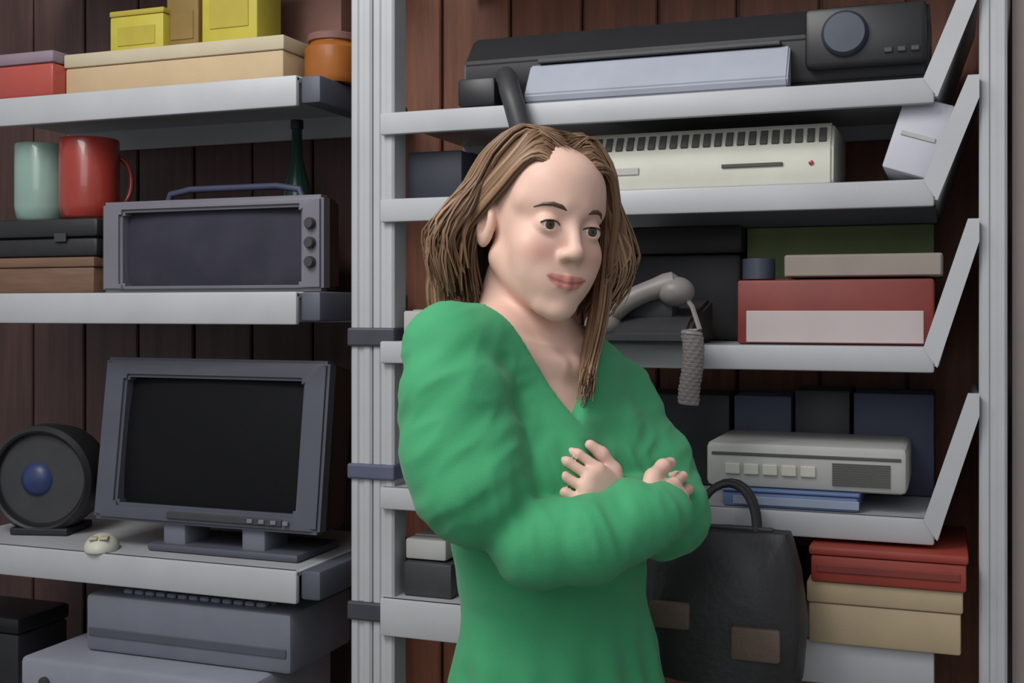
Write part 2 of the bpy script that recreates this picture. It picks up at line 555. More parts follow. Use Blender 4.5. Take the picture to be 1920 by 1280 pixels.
# third shelf: monitor
z3 = zL['L3']
r, w, h, z0, tr = crt('computer_monitor', 'slate framed computer monitor with a black screen tilted back on third shelf', 'monitor', 172, 596, 672, 988, YF + .05, z3, M_bezel, M_screen, -.13, .30, .055, .04, .036)
link('control_strip', tr(bx((w * .1, -.002, .018), (w * .5, .006, .014), .002)), M_charcoal, r)
for i in range(4):
    link('button', tr(bx((w * (.22 + .05 * i), -.006, .018), (.012, .006, .008), .001)), M_slate, r)
# stand
hs = z0 + .02
for sx in (-.14, .21):
    link('stand_leg', bx((w * sx, .06, hs / 2 + .004), (.055, .09, hs), .008), M_slate, r, True)
link('stand_base', bx((w * .08, .09, .008), (w * .66, .17, .016), .006), M_bezel, r, True)
# round black speaker
Ys = YF + .07
cx, w = span(-60, 152, Ys)
hs = ZY(46, 800, Ys) - z3
R = hs / 2
r = thing('round_speaker', 'round black desk speaker with a dark blue cone left of the monitor', 'speaker', (XY(46, Ys), Ys + .06, z3 + .0006), .25)
link('shell', lathe([(.001, .12), (R * .6, .12), (R * .92, .08), (R, .02), (R * .98, -.02), (R * .9, -.03), (R * .86, -.026), (R * .84, -.01), (.001, -.006)], 48, 'Y', (0, 0, R)), M_black, r, True)
link('cone', lathe([(R * .8, -.008), (R * .5, .0), (R * .32, -.004)], 48, 'Y', (0, -.004, R)), M_charcoal, r, True)
link('dust_cap', lathe([(R * .34, 0), (R * .28, -.014), (R * .16, -.022), (.001, -.025)], 32, 'Y', (-.012, -.004, R)), M_bluedot, r, True)
link('stand_foot', bx((0, .03, .008), (R * 1.1, .12, .016), .004), M_black, r)
# cream mouse in front of monitor
Ym = YF + .035
cx, w = span(150, 232, Ym)
r = thing('computer_mouse', 'small cream mouse lying in front of the monitor', 'mouse', (cx, Ym, z3 + .0006), .5)
bm = bmesh.new()
bmesh.ops.create_uvsphere(bm, u_segments=24, v_segments=14, radius=1)
for v in bm.verts:
    v.co = Vector((v.co.x * .034, v.co.y * .05, max(v.co.z, -.15) * .028 + .0042))
link('shell', bm, M_beige, r, True)
link('button', bx((-.01, -.026, .0275), (.017, .026, .005), .002), M_creamlid, r, True)
link('button', bx((.01, -.026, .0275), (.017, .026, .005), .002), M_creamlid, r, True)

# ------------------------------------------------------------------ left bay, lowest visible shelf: cases and a keyboard
z4 = zL['L4']
Yk = YF - .06
cx, w = span(40, 470, YF - .05)
hA = ZY(250, 1236, YF - .05) - z4 - .02
rA = thing('computer_case', 'light slate desktop computer case at the bottom left, front overhanging the shelf', 'computer', (cx, YF + .10, z4 + .0006), 0)
link('body', bx((0, 0, hA / 2), (w, .31, hA), .012), M_lightslate, rA, True)
link('drive_bay', bx((w * .25, -.156, hA * .72), (.15, .005, .042), .002), M_slate, rA)
link('drive_slot', bx((w * .25, -.159, hA * .72), (.11, .004, .005), .001), M_black, rA)
link('power_button', lathe([(.012, 0), (.012, -.006), (.001, -.007)], 20, 'Y', (-w * .38, -.155, hA * .7)), M_charcoal, rA, True)
for i in range(8):
    link('vent_slot', bx((-w * .12, -.1555, hA * (.2 + .05 * i)), (.12, .003, .004)), M_slot, rA)
# second case behind, taller
cx, w = span(160, 545, YF + .02)
hk = .05
zk = z4 + hA + .001
rB = thing('flat_console', 'slate flat console computer stacked on the light slate case', 'computer', (cx, YF + .14, zk), 0, tilt=(.0, 0))
hB = ZY(350, 1132, YF + .02) - zk
wB = w
link('body', bx((0, 0, hB / 2), (w, .24, hB), .01), M_slate, rB, True)
link('front_strip', bx((0, -.121, hB * .35), (w * .96, .004, .016), .001), M_bezel, rB)
kb = bx((0, 0, 0), (.021, .019, .010), .003, 1)
key_me = None
for rr in range(5):
    for c in range(13):
        loc = ((c - 6) * .026 + (rr % 2) * .006, -.085 + rr * .026, hB + .004)
        if abs(loc[0]) > w / 2 - .02:
            continue
        if key_me is None:
            o = link('key', kb, M_key, rB)
            key_me = o.data
        else:
            o = bpy.data.objects.new('key', key_me)
            C.objects.link(o); o.parent = rB
        o.location = loc
cx, w = span(-90, 60, YF + .02)
put_box('black_box', 'plain black box at the far left of the bottom shelf', 'box', -160, 34, 1150, z4, M_black, Y=YF + .10, d=.16, bev=.008, lid=M_blackgloss, lidh=.2)

# ------------------------------------------------------------------ right bay, top shelf: printer
z = zR['R1']
Yp = YF + .06
cx, w = span(868, 1742, Yp)
hp = ZY(1200, 34, Yp) - z
r = thing('desktop_printer', 'wide black desktop printer with a silver front tray on the top right shelf', 'printer', (cx, Yp, z + .0006))
X = lambda px, Y=Yp: XY(px, Y) - cx
link('body', prism_x([(0.01, .012), (0, .03), (0, hp * .62), (.05, hp), (.24, hp), (.26, hp * .9), (.26, .012)], -w / 2, w / 2, .006), M_black, r, True)
xa, xb = X(1000), X(1484)
hs = ZY(1240, 104, Yp - .02) - z
link('paper_tray', prism_x([(-.045, .002), (-.05, .016), (-.016, hs), (-.004, hs), (-.004, .002)], xa, xb, .003), M_silver, r, True)
link('tray_slot', bx(((xa + xb) / 2, -.012, hs + .006), (xb - xa - .03, .02, .008), .002), M_charcoal, r)
for k in range(7):
    t = (k + .5) / 7
    link('tray_rib', bx((xa + (xb - xa) * t, -.0345, hs * .42), (.004, .003, hs * .55), .001, 1, Matrix.Rotation(-.46, 3, 'X')), M_silver, r)
xc, xd = X(1514), X(1738)
link('control_panel', bx(((xc + xd) / 2, -.018, .03 + .5 * (hp * .66)), (xd - xc, .036, hp * .66), .008), M_blackgloss, r, True)
kn = lathe([(.036, 0), (.036, -.008), (.031, -.016), (.001, -.017)], 36, 'Y', (X(1588), -.036, ZY(1588, 66, Yp - .03) - z))
link('dial', kn, M_knob, r, True)
for k in range(3):
    link('button', bx((X(1668) + k * .02, -.038, .05), (.013, .006, .009), .002), M_charcoal, r)
xe, xg = X(868), X(938)
link('side_cover', bx(((xe + xg) / 2, -.012, .032), (xg - xe, .03, .05), .006), M_blackgloss, r, True)
# cable hanging over the lip behind the head
pts = [PY(948, 144, YF + .028), PY(952, 149, YF + .010), PY(956, 170, YF - .018), PY(964, 195, YF - .027), PY(976, 240, YF - .027), PY(1000, 300, YF - .027), PY(985, 420, YF - .028), PY(960, 560, YF - .028)]
o = link('power_strap', tube(pts, .0185, 12), M_charcoal, None, True)
tag(o, 'thick charcoal cable sleeve hanging over top right shelf behind the head', 'cable')

# ------------------------------------------------------------------ right bay, second shelf
z = zR['R2']
Yc = YF + .05
cx, w = span(1080, 1562, Yc)
hc = ZY(1320, 238, Yc) - z
r = thing('home_computer', 'beige grey home computer with a dark vent band on the second right shelf', 'computer', (cx, Yc, z + .0006))
link('case', prism_x([(.004, 0), (0, .012), (.006, hc * .62), (.03, hc), (.24, hc), (.24, 0)], -w / 2, w / 2, .005), M_beige, r, True)
rot = Matrix.Rotation(-.42, 3, 'X')
for k in range(22):
    link('vent_slot', bx((-w * .46 + k * w * .92 / 21, .0165, hc * .80), (.012, .006, hc * .27), .001, 1, Matrix.Rotation(-.62, 3, 'X')), M_slot, r)
link('drive_slot', bx((w * .2, .001, hc * .36), (.10, .005, .006), .001), M_slot, r)
link('badge_plate', bx((-w * .3, .001, hc * .34), (.05, .004, .012), .001), M_paleg, r)
link('power_light', lathe([(.004, 0), (.004, -.003), (.001, -.004)], 14, 'Y', (w * .42, .003, hc * .36)), M_redmug, r, True)
# leaning lilac folder
Yl = YF + .02
ang = math.radians(18)
pb = PY(1698, 344, Yl)
lh = .118
r = thing('leaning_folder', 'thick lilac white folder leaning at the right end of second shelf', 'folder', (pb.x, Yl + .11, z + .0125), 0, tilt=(0, ang))
wl = XY(1752, Yl) - XY(1640, Yl)
link('cover', bx((0, 0, lh / 2), (wl * .86, .21, lh), .004), M_lilac, r, True)
link('spine_band', bx((0, -.106, lh * .5), (wl * .6, .003, lh * .06), .001), M_paleg, r)
put_box('navy_box', 'dark navy box left of the head on the second right shelf', 'box', 764, 866, 284, z, mat('blue_black_card', (42, 46, 58), .6, 0, .1, 14), Y=YF + .06, d=.2)
# ------------------------------------------------------------------ right bay, third shelf
z = zR['R3']
# telephone
Yt = YF - .05
cx, w = span(1092, 1292, Yt)
r = thing('desk_telephone', 'charcoal desk telephone with warm grey handset beside the green shoulder', 'telephone', (cx, Yt, z + .0006))
link('base', prism_x([(0, 0), (0, .022), (.03, .04), (.19, .075), (.2, .07), (.2, 0)], -w / 2, w / 2, .006), M_charcoal, r, True)
for a in range(3):
    for b in range(4):
        link('key', bx((-.02 + a * .022, .055 + b * .024, .047 + b * .0053), (.015, .014, .01), .003, 1), M_phone, r)
# handset on its cradle, lying aslant
p0 = PY(1118, 604, Yt + .02) - Vector((cx, Yt, z))
p1 = PY(1280, 530, Yt + .05) - Vector((cx, Yt, z))
dirv = (p1 - p0).normalized()
link('cradle', bx(((p0.x + p1.x) / 2 + .01, .07, .062), (.09, .05, .05), .01), M_charcoal, r, True)
pts = [p0 + (p1 - p0) * t + Vector((0, -.0, .012 * math.sin(math.pi * t))) for t in [i / 10 for i in range(11)]]
bm = tube(pts, [.006, .021, .021, .018, .017, .017, .017, .018, .021, .021, .006], 16)
hset = link('handset', bm, M_phone, r, True)
nrm = Vector((dirv.z, 0, -dirv.x)) * -1
for p in (p0 + dirv * .012, p1 - dirv * .012):
    bm = bmesh.new()
    bmesh.ops.create_uvsphere(bm, u_segments=20, v_segments=12, radius=.031)
    for v in bm.verts:
        v.co = p + Vector((v.co.x, v.co.y, v.co.z * .8)) - Vector((0, 0, .010))
    link('ear_cup', bm, M_phone, hset, True)
cpts = []
a = PY(1296, 620, Yt - .01) - Vector((cx, Yt, z))
for i in range(160):
    t = i / 159
    ctr = Vector((a.x + .004 * math.sin(t * 5), a.y + .0, a.z - t * .115))
    cpts.append(ctr + Vector((math.cos(i * .75), math.sin(i * .75), 0)) * .014)
cpts = [p1 - Vector((0, 0, .02)), p1 + Vector((.02, -.02, -.04))] + cpts
link('coiled_cord', tube(cpts, .0042, 6), M_phone, r, True)

put_box('interior_shade_box', 'large black box added to darken the third right shelf behind the telephone', 'box', 1180, 1392, 424, z, M_black, Y=YF + .22, d=.15, bev=.008, lid=M_black, lidh=.25)  # added black box, stands in for the shaded shelf interior
put_box('green_carton', 'olive green carton at the back of the third right shelf', 'box', 1400, 1752, 424, z, M_olivegreen, Y=YF + .25, d=.11)
r, cx, w, h = put_box('red_carton', 'brick red carton with a pale pink grey front panel on the third right shelf', 'box', 1382, 1752, 524, z, M_redbox, Y=YF + .03, d=.2, bev=.005, panel=(M_pinkgrey, .90, .03, .52))
zz = z + h + .004
r, cx, w, h = put_box('book', 'thick taupe book lying on the red carton', 'book', 1470, 1768, 476, zz, M_taupe, Y=YF + .05, d=.17, seam=False)
link('spine', bx((0, -.086, h / 2), (w * .98, .004, h * .9), .002), M_taupe, r)
cx, w = span(1384, 1446, YF + .04)
r = thing('adhesive_tape_roll', 'small blue grey tape roll lying on left end of red carton', 'tape roll', (cx, YF + .085, zz - .001))
link('tape', lathe([(.012, .0), (w * .5, 0), (w * .5, .034), (.012, .034)], 36), M_knob, r, True)
link('core', lathe([(.0119, -.0002), (.0119, .0342)], 24), M_taupe, r, True)
put_box('white_box', 'small pale grey box at the left end of third right shelf by the shoulder', 'box', 756, 846, 583, z, M_paleg, Y=YF + .02, d=.14)
# ------------------------------------------------------------------ right bay, fourth shelf
z = zR['R4']
for a, b, t, m, lab in ((1140, 1368, 738, M_black, 'long black box added to darken the left rear of the fourth right shelf, beside the arm'),  # this one is added, its black standing for the shaded interior
                        (1376, 1484, 742, M_navy, 'narrow dark navy carton at the back left of the fourth right shelf'),
                        (1490, 1594, 732, M_black, 'black carton between two navy cartons on the fourth right shelf'),
                        (1600, 1752, 738, M_navy, 'wide dark navy carton at the back right of the fourth right shelf')):
    put_box('carton', lab, 'box', a, b, t, z, m, Y=YF + .22, d=.13, group='dark cartons on the fourth right shelf')
r, cx, w, h = put_box('binder', 'flat blue binder with pale pages under the grey recorder', 'binder', 1350, 1612, 921, z, M_blue, Y=YF + .012, d=.24, lid=M_blue, lidh=.2, seam=False)
link('pages', bx((.01, -.1195, h * .38), (w * .9, .003, h * .46), .001), M_paleblue, r)
zz = z + h + .001
cx, w = span(1326, 1702, YF + .03)
h = ZY(1514, 832, YF + .03) - zz
r = thing('tape_recorder', 'pale grey flat tape recorder lying on the blue binder', 'recorder', (cx, YF + .12, zz))
link('case', bx((0, 0, h / 2), (w, .2, h), .01), M_paleg, r, True)
link('front_groove', bx((0, -.1, h * .74), (w * .94, .004, .005), .001), M_slot, r)
for k in range(5):
    link('button', bx((-w * .36 + k * .03, -.101, h * .42), (.024, .008, .018), .002), M_beige, r)
for k in range(10):
    link('grille_bar', bx((w * .28, -.101, h * (.16 + .05 * k)), (w * .28, .003, .002)), M_slot, r)
# ------------------------------------------------------------------ right bay, fifth shelf
z = zR['R5']
r, cx, w, h = put_box('tan_carton', 'tan cardboard box under the red binder at lower right', 'box', 1512, 1806, 1100, z, M_tan, Y=YF - .02, d=.26, lid=M_tan, lidh=.35)
zz = z + h + .001
r, cx, w, h = put_box('red_binder', 'red brown binder lying on the tan box at lower right', 'binder', 1516, 1816, 1034, zz, M_redbrown, Y=YF - .03, d=.26, lid=M_redbrown, lidh=.25, seam=False)
link('spine_band', bx((0, -.1285, h * .4), (w * .9, .003, .012), .001), M_redbox, r)
put_box('rear_shade_box', 'black box added to darken the shelf behind the hanging leather bag', 'box', 1130, 1496, 1040, z, M_black, Y=YF + .2, d=.15, lid=M_black, lidh=.2)  # added to deepen the shade at the back of this shelf
# black bag
Yg = YF - .19
cx, w = span(1178, 1502, Yg)
zb = ZY(1380, 1300, Yg)
hb = ZY(1380, 1012, Yg) - zb
r = thing('leather_bag', 'black leather bag with brown trim hanging from the fourth right shelf beside the dress', 'bag', (cx, Yg + .085, zb), 0)
bm = bmesh.new()
prof = [(0, .40, .062), (.03, .47, .074), (.4, .5, .08), (.75, .46, .066), (.93, .42, .042), (1, .40, .03)]
rings = []
for t, fx, fy in prof:
    ring = []
    for k in range(28):
        a = 2 * math.pi * k / 28
        sx = math.copysign(abs(math.cos(a)) ** .55, math.cos(a))
        sy = math.copysign(abs(math.sin(a)) ** .75, math.sin(a))
        ring.append(bm.verts.new((sx * fx * w, sy * fy + .006 * math.sin(5 * a + 7 * t), t * hb)))
    rings.append(ring)
for a, b in zip(rings, rings[1:]):
    for k in range(28):
        bm.faces.new((a[k], a[(k + 1) % 28], b[(k + 1) % 28], b[k]))
bm.faces.new(rings[0][::-1]); bm.faces.new(rings[-1])
link('bag_body', bm, M_leather, r, True)
link('pocket', bx((w * .24, -.076, hb * .32), (w * .28, .012, hb * .22), .005), M_brownleather, r, True)
link('pocket', bx((-w * .26, -.074, hb * .46), (w * .24, .014, hb * .18), .005), M_brownleather, r, True)
for s in (-.012, .012):
    pts = [(w * .2 * math.cos(t), s + .063 * math.sin(t), hb * .95 + .072 * math.sin(t)) for t in [math.pi * i / 14 for i in range(15)]]
    link('handle', tube(pts, .006, 10), M_leather, r, True)
link('zip', bx((0, 0, hb + .002), (w * .6, .01, .006), .002), M_charcoal, r)
# left end of the fifth shelf, seen beside the dress
r, cx, w, h = put_box('dark_carton', 'dark carton at the left end of the fifth right shelf', 'box', 756, 846, 1056, z, M_charcoal, Y=YF + .03, d=.2)
put_box('grey_box', 'small grey box on the dark carton left of the dress', 'box', 760, 836, 1012, z + h + .003, M_paleg, Y=YF + .04, d=.14)

# ------------------------------------------------------------------ the woman: distance-field modelling
class Field:
    def __init__(self, xs, ys, zs):
        self.ax = [np.asarray(a, np.float32) for a in (xs, ys, zs)]
        self.f = np.full([len(a) for a in self.ax], .3, np.float32)
    def _sl(self, lo, hi, pad):
        s = []
        for a, l, h in zip(self.ax, lo, hi):
            i, j = np.searchsorted(a, [l - pad, h + pad])
            s.append(slice(max(i - 1, 0), min(j + 1, len(a))))
        return tuple(s)
    def op(self, fn, lo, hi, k, mode):
        s = self._sl(lo, hi, max(k, .0) + .03)
        g = np.meshgrid(self.ax[0][s[0]], self.ax[1][s[1]], self.ax[2][s[2]], indexing='ij', sparse=True)
        if min(len(x.ravel()) for x in g) == 0:
            return
        d = fn(*g).astype(np.float32)
        a = self.f[s]
        if mode == 'sub':
            d = -d
            h = np.clip(.5 - .5 * (d - a) / max(k, 1e-6), 0, 1)
            self.f[s] = d * (1 - h) + a * h + k * h * (1 - h)
        else:
            h = np.clip(.5 + .5 * (d - a) / max(k, 1e-6), 0, 1)
            self.f[s] = d * (1 - h) + a * h - k * h * (1 - h)
    def ell(self, c, r, B=None, k=.02, mode='add', grow=0.):
        c = np.array(c, float); r = np.array(r, float) + grow
        B = np.eye(3) if B is None else np.array(B, float)    # rows are the ellipsoid's axes
        ext = np.sqrt(((B.T * r) ** 2).sum(1))
        def fn(x, y, z):
            x, y, z = x - c[0], y - c[1], z - c[2]
            q = [B[i, 0] * x + B[i, 1] * y + B[i, 2] * z for i in range(3)]
            k0 = np.sqrt(sum((q[i] / r[i]) ** 2 for i in range(3))) + 1e-6
            k1 = np.sqrt(sum((q[i] / r[i] ** 2) ** 2 for i in range(3))) + 1e-6
            return k0 * (k0 - 1) / k1
        self.op(fn, c - ext, c + ext, k, mode)
    def cone(self, a, b, ra, rb, k=.01, mode='add'):
        a = np.array(a, float); b = np.array(b, float)
        ab = b - a; L = (ab ** 2).sum() + 1e-12
        m = max(ra, rb)
        def fn(x, y, z):
            t = np.clip(((x - a[0]) * ab[0] + (y - a[1]) * ab[1] + (z - a[2]) * ab[2]) / L, 0, 1)
            return np.sqrt((x - a[0] - t * ab[0]) ** 2 + (y - a[1] - t * ab[1]) ** 2 + (z - a[2] - t * ab[2]) ** 2) - (ra + t * (rb - ra))
        self.op(fn, np.minimum(a, b) - m, np.maximum(a, b) + m, k, mode)
    def chain(self, pts, rs, k=.01, mode='add'):
        for i in range(len(pts) - 1):
            self.cone(pts[i], pts[i + 1], rs[i], rs[i + 1], k, mode)
    def loft(self, prof, l, f, k=.02):
        """prof rows: z, cx, cy, rl, rf"""
        P = np.array(prof, float)
        P = P[np.argsort(P[:, 0])]
        z0, z1 = P[0, 0], P[-1, 0]
        m = P[:, 3:].max()
        def fn(x, y, z):
            cx, cy, rl, rf = [np.interp(z, P[:, 0], P[:, i]) for i in range(1, 5)]
            dx, dy = x - cx, y - cy
            q = np.sqrt(((dx * l[0] + dy * l[1]) / rl) ** 2 + ((dx * f[0] + dy * f[1]) / rf) ** 2)
            d = (q - 1) * np.minimum(rl, rf)
            return np.maximum(d, np.maximum(z0 - z, z - z1))
        lo = np.array([P[:, 1].min() - m, P[:, 2].min() - m, z0]); hi = np.array([P[:, 1].max() + m, P[:, 2].max() + m, z1])
        self.op(fn, lo, hi, k, 'add')
    def mesh(self):
        f = self.f
        X, Y, Z = self.ax
        s = f < 0
        n = np.array(f.shape)
        c8 = sum(s[i:n[0] - 1 + i, j:n[1] - 1 + j, k:n[2] - 1 + k].astype(np.int8) for i in (0, 1) for j in (0, 1) for k in (0, 1))
        act = (c8 > 0) & (c8 < 8)
        idx = -np.ones(act.shape, np.int64)
        ci = np.argwhere(act)
        idx[act] = np.arange(len(ci))
        acc = np.zeros((len(ci), 3)); cnt = np.zeros(len(ci))
        corner = {(i, j, k): f[ci[:, 0] + i, ci[:, 1] + j, ci[:, 2] + k] for i in (0, 1) for j in (0, 1) for k in (0, 1)}
        pos = {(i, j, k): np.stack([X[ci[:, 0] + i], Y[ci[:, 1] + j], Z[ci[:, 2] + k]], 1) for i in (0, 1) for j in (0, 1) for k in (0, 1)}
        for a in corner:
            for ax in range(3):
                if a[ax] == 0:
                    b = list(a); b[ax] = 1; b = tuple(b)
                    va, vb = corner[a], corner[b]
                    m = (va < 0) != (vb < 0)
                    t = np.where(m, va / np.where(m, va - vb, 1), 0)
                    p = pos[a] + (pos[b] - pos[a]) * t[:, None]
                    acc[m] += p[m]; cnt[m] += 1
        V = acc / cnt[:, None]
        quads = []
        for ax in range(3):
            o1, o2 = [i for i in range(3) if i != ax]
            sa = [slice(None)] * 3; sb = [slice(None)] * 3
            sa[ax] = slice(0, n[ax] - 1); sb[ax] = slice(1, n[ax])
            for o in (o1, o2):
                sa[o] = slice(1, n[o] - 1); sb[o] = slice(1, n[o] - 1)
            A, B = s[tuple(sa)], s[tuple(sb)]
            e = np.argwhere(A != B)
            flip = A[tuple(e.T)]
            e = e.copy(); e[:, o1] += 1; e[:, o2] += 1
            def cell(d1, d2):
                q = e.copy(); q[:, o1] -= d1; q[:, o2] -= d2
                return idx[q[:, 0], q[:, 1], q[:, 2]]
            q = np.stack([cell(1, 1), cell(0, 1), cell(0, 0), cell(1, 0)], 1)
            if ax == 1:
                flip = ~flip
            q[~flip] = q[~flip][:, ::-1]
            quads.append(q)
        return V, np.concatenate(quads)

def axis(*segs):
    out = []
    for a, b, st in segs:
        n = max(1, int(round((b - a) / st)))
        out += list(a + (b - a) * np.arange(n) / n)
    out.append(segs[-1][1])
    return out

def P(px, py, d):                    # camera-aligned right, depth, height
    return np.array([(px - 960) / FPX * d, d, ZC - (py - HY) / FPX * d])
def nz(v):
    v = np.array(v, float)
    return v / np.linalg.norm(v)
UP = np.array([0, 0, 1.])
c45, s45 = math.cos(math.radians(45)), math.sin(math.radians(45))
BL = np.array([c45, s45, 0]); BF = np.array([s45, -c45, 0])     # her left, her front
S = P(1000, 655, 1.565)
RSH, LSH = P(846, 660, 1.46), P(1136, 735, 1.67)
WA = P(1045, 1170, 1.60)
HEADC = P(1012, 428, 1.55)
hy = math.radians(27)
HF0 = np.array([math.sin(hy), -math.cos(hy), 0]); HL0 = np.array([math.cos(hy), math.sin(hy), 0])
pitch, roll = math.radians(-5), math.radians(7)
HF = nz(HF0 * math.cos(pitch) + UP * math.sin(pitch))
HU = nz(UP * math.cos(pitch) - HF0 * math.sin(pitch))
HL = HL0 * math.cos(roll) - HU * math.sin(roll)
HU = nz(HU * math.cos(roll) + HL0 * math.sin(roll))
HB = np.array([HL, HF, HU])
def H(x, y, z):
    return HEADC + HL * x + HF * y + HU * z

R_EL = P(906, 944, 1.42); R_WR = P(1198, 976, 1.42)
L_EL = P(1244, 962, 1.555); L_WR = P(1166, 966, 1.45)

fld = Field(axis((-.24, -.07, .0034), (-.07, .15, .0021), (.15, .36, .0032)), axis((1.18, 1.41, .0034), (1.41, 1.67, .0021), (1.67, 1.86, .004)), axis((-.01, .55, .014), (.55, 1.02, .009), (1.02, 1.32, .0028), (1.32, 1.42, .0036), (1.42, 1.70, .0018)))
# torso
def lerp(a, b, t):
    return a + (b - a) * t
def tz(z):
    t = min(max((S[2] - z) / (S[2] - WA[2]), 0), 1.0)
    return lerp(S, WA, t)[:2]
def prof(rows):
    return [(z, *tz(z), a, b) for z, a, b in rows]
fld.loft(prof([(1.412, .085, .05), (1.39, .125, .066), (1.33, .15, .088), (1.25, .145, .10), (1.15, .125, .09), (1.05, .115, .085), (.95, .148, .108), (.88, .162, .115), (.78, .15, .11)]), BL, BF, .02)
ch = lerp(S, WA, .42)
for s in (-1, 1):
    fld.ell(ch + BL * .066 * s + BF * .072, (.056, .052, .056), [BL, BF, UP], .03)
fld.cone(lerp(S, RSH, .3) + UP * .005, RSH, .052, .046, .03)
fld.cone(lerp(S, LSH, .3) + UP * .005, LSH, .052, .046, .03)
# trapezius and neck
nb = S + UP * .01
fld.cone(nb, H(0, -.026, -.06), .052, .047, .02)
fld.cone(lerp(S, RSH, .5) + UP * .012, H(-.02, -.036, -.10), .026, .026, .035)
fld.cone(lerp(S, LSH, .5) + UP * .012, H(.02, -.036, -.10), .026, .026, .035)
for s in (-1, 1):     # collar bones
    e = RSH if s < 0 else LSH
    fld.cone(S + BF * .062 - UP * .02 + BL * s * .015, lerp(S, e, .75) + BF * .035 + UP * .012, .010, .010, .022)
# arms
fld.chain([RSH, lerp(RSH, R_EL, .45), R_EL], [.046, .041, .034], .015)
fld.chain([R_EL, P(1000, 1018, 1.40), P(1104, 1008, 1.40), R_WR], [.034, .036, .030, .0235], .012)
fld.chain([LSH, lerp(LSH, L_EL, .45), L_EL], [.046, .041, .034], .015)
fld.chain([L_EL, lerp(L_EL, L_WR, .35), L_WR], [.036, .036, .0235], .012)
# legs
hip = np.array([WA[0], WA[1], .86])
feet = []
for s in (-1, 1):
    a = hip + BL * s * .085
    kn = np.array([*(hip + BL * s * .09 + BF * .015)[:2], .47])
    an = np.array([*(hip + BL * s * .095 - BF * .02)[:2], .085])
    fld.chain([a, lerp(a, kn, .5), kn], [.088, .074, .054], .02)
    fld.chain([kn, lerp(kn, an, .35), an], [.052, .053, .034], .02)
    toe = an + BF * .15; toe[2] = .03
    fld.chain([an + np.array([0, 0, -.045]) - BF * .02, an + BF * .08 - UP * .045, toe], [.036, .034, .026], .02)
    feet.append((an, toe))
# hands
def hand(wr, d, back, thumb, curl, scale=1., spread=.0):
    d = nz(d); back = nz(np.array(back) - d * np.dot(back, d)); th = np.cross(d, back)
    if np.dot(th, thumb) < 0:
        th = -th
    s = scale
    fld.ell(wr + d * .048 * s, (.052 * s, .039 * s, .0155 * s), [d, th, back], .014)
    fld.cone(wr - d * .01, wr + d * .03 * s, .0225 * s, .02 * s, .012)
    tips = []
    for i, (off, ln) in enumerate(((.0295, .92), (.010, 1.0), (-.0095, .94), (-.0285, .76))):
        b0 = wr + d * (.088 - .006 * abs(i - 1)) * s + th * off * s
        dd = nz(d + th * (spread * (1.5 - i)))
        p = b0 - d * .03 * s
        fld.cone(p, b0, .0090 * s, .0092 * s, .010)
        r = .0086
        for j, (sl, cv) in enumerate(((.042, curl[0]), (.027, curl[1]), (.021, curl[2]))):
            a = math.radians(cv + (i - 1.5) * 4)
            bk = nz(back - dd * np.dot(back, dd))
            dd = nz(dd * math.cos(a) - bk * math.sin(a))
            q = b0 + dd * sl * ln * s
            r2 = r - .0009
            fld.cone(b0, q, r * s, r2 * s, .0032)
            b0, r = q, r2
        tips.append((b0, dd))
    # thumb leaves the side of the palm near the wrist
    p0 = wr + d * .022 * s + th * .022 * s
    p1 = p0 + nz(d * .75 + th * .65 - back * .15) * .04 * s
    p2 = p1 + nz(d * .95 + th * .25 - back * .2) * .032 * s
    p3 = p2 + nz(d * 1. + th * .0 - back * .3) * .024 * s
    fld.chain([p0, p1, p2, p3], [.0145 * s, .0115 * s, .0102 * s, .0085 * s], .006)
    return tips
LD = P(1086, 888, 1.412) - L_WR
tL = hand(L_WR, LD, [.3, -.9, .3], [0.3, 0, 1], (34, 46, 34), .80, .02)
RD = P(1270, 946, 1.462) - R_WR
tR = hand(R_WR, RD, [.2, -1, .1], [0, 0, 1], (30, 46, 36), .88, .04)

# head
def hell(c, r, k=.012, mode='add'):
    fld.ell(H(*c), r, HB, k, mode)
def hcone(a, b, ra, rb, k=.008, mode='add'):
    fld.cone(H(*a), H(*b), ra, rb, k, mode)
hell((0, -.014, .038), (.073, .092, .083), .02)
hell((0, .024, -.018), (.058, .064, .082), .028)
for s in (-1, 1):
    hcone((.050 * s, .004, -.046), (.018 * s, .068, -.096), .017, .013, .022)
    hell((.038 * s, .060, -.028), (.021, .020, .019), .024)
    hcone((.052 * s, .048, .029), (.012 * s, .081, .026), .010, .009, .016)
hell((0, .080, -.103), (.015, .0125, .0125), .020)
hell((0, .05, .055), (.053, .04, .04), .03)
for s in (-1, 1):
    hell((.030 * s, .058, -.056), (.020, .020, .024), .03)
    hell((.031 * s, .095, .003), (.019, .013, .0125), .012, 'sub')
    hell((.031 * s, .0745, .002), (.0156, .0153, .0148), .005)
    hell((.031 * s, .0905, .0015), (.0142, .0095, .0058), .0012, 'sub')
# nose
hcone((0, .084, .014), (0, .103, -.026), .0066, .0088, .012)
hell((0, .103, -.030), (.0095, .0095, .0085), .008)
for s in (-1, 1):
    hell((.0112 * s, .094, -.033), (.0066, .0095, .0070), .006)
    hell((.006 * s, .1, -.0415), (.0035, .005, .003), .002, 'sub')
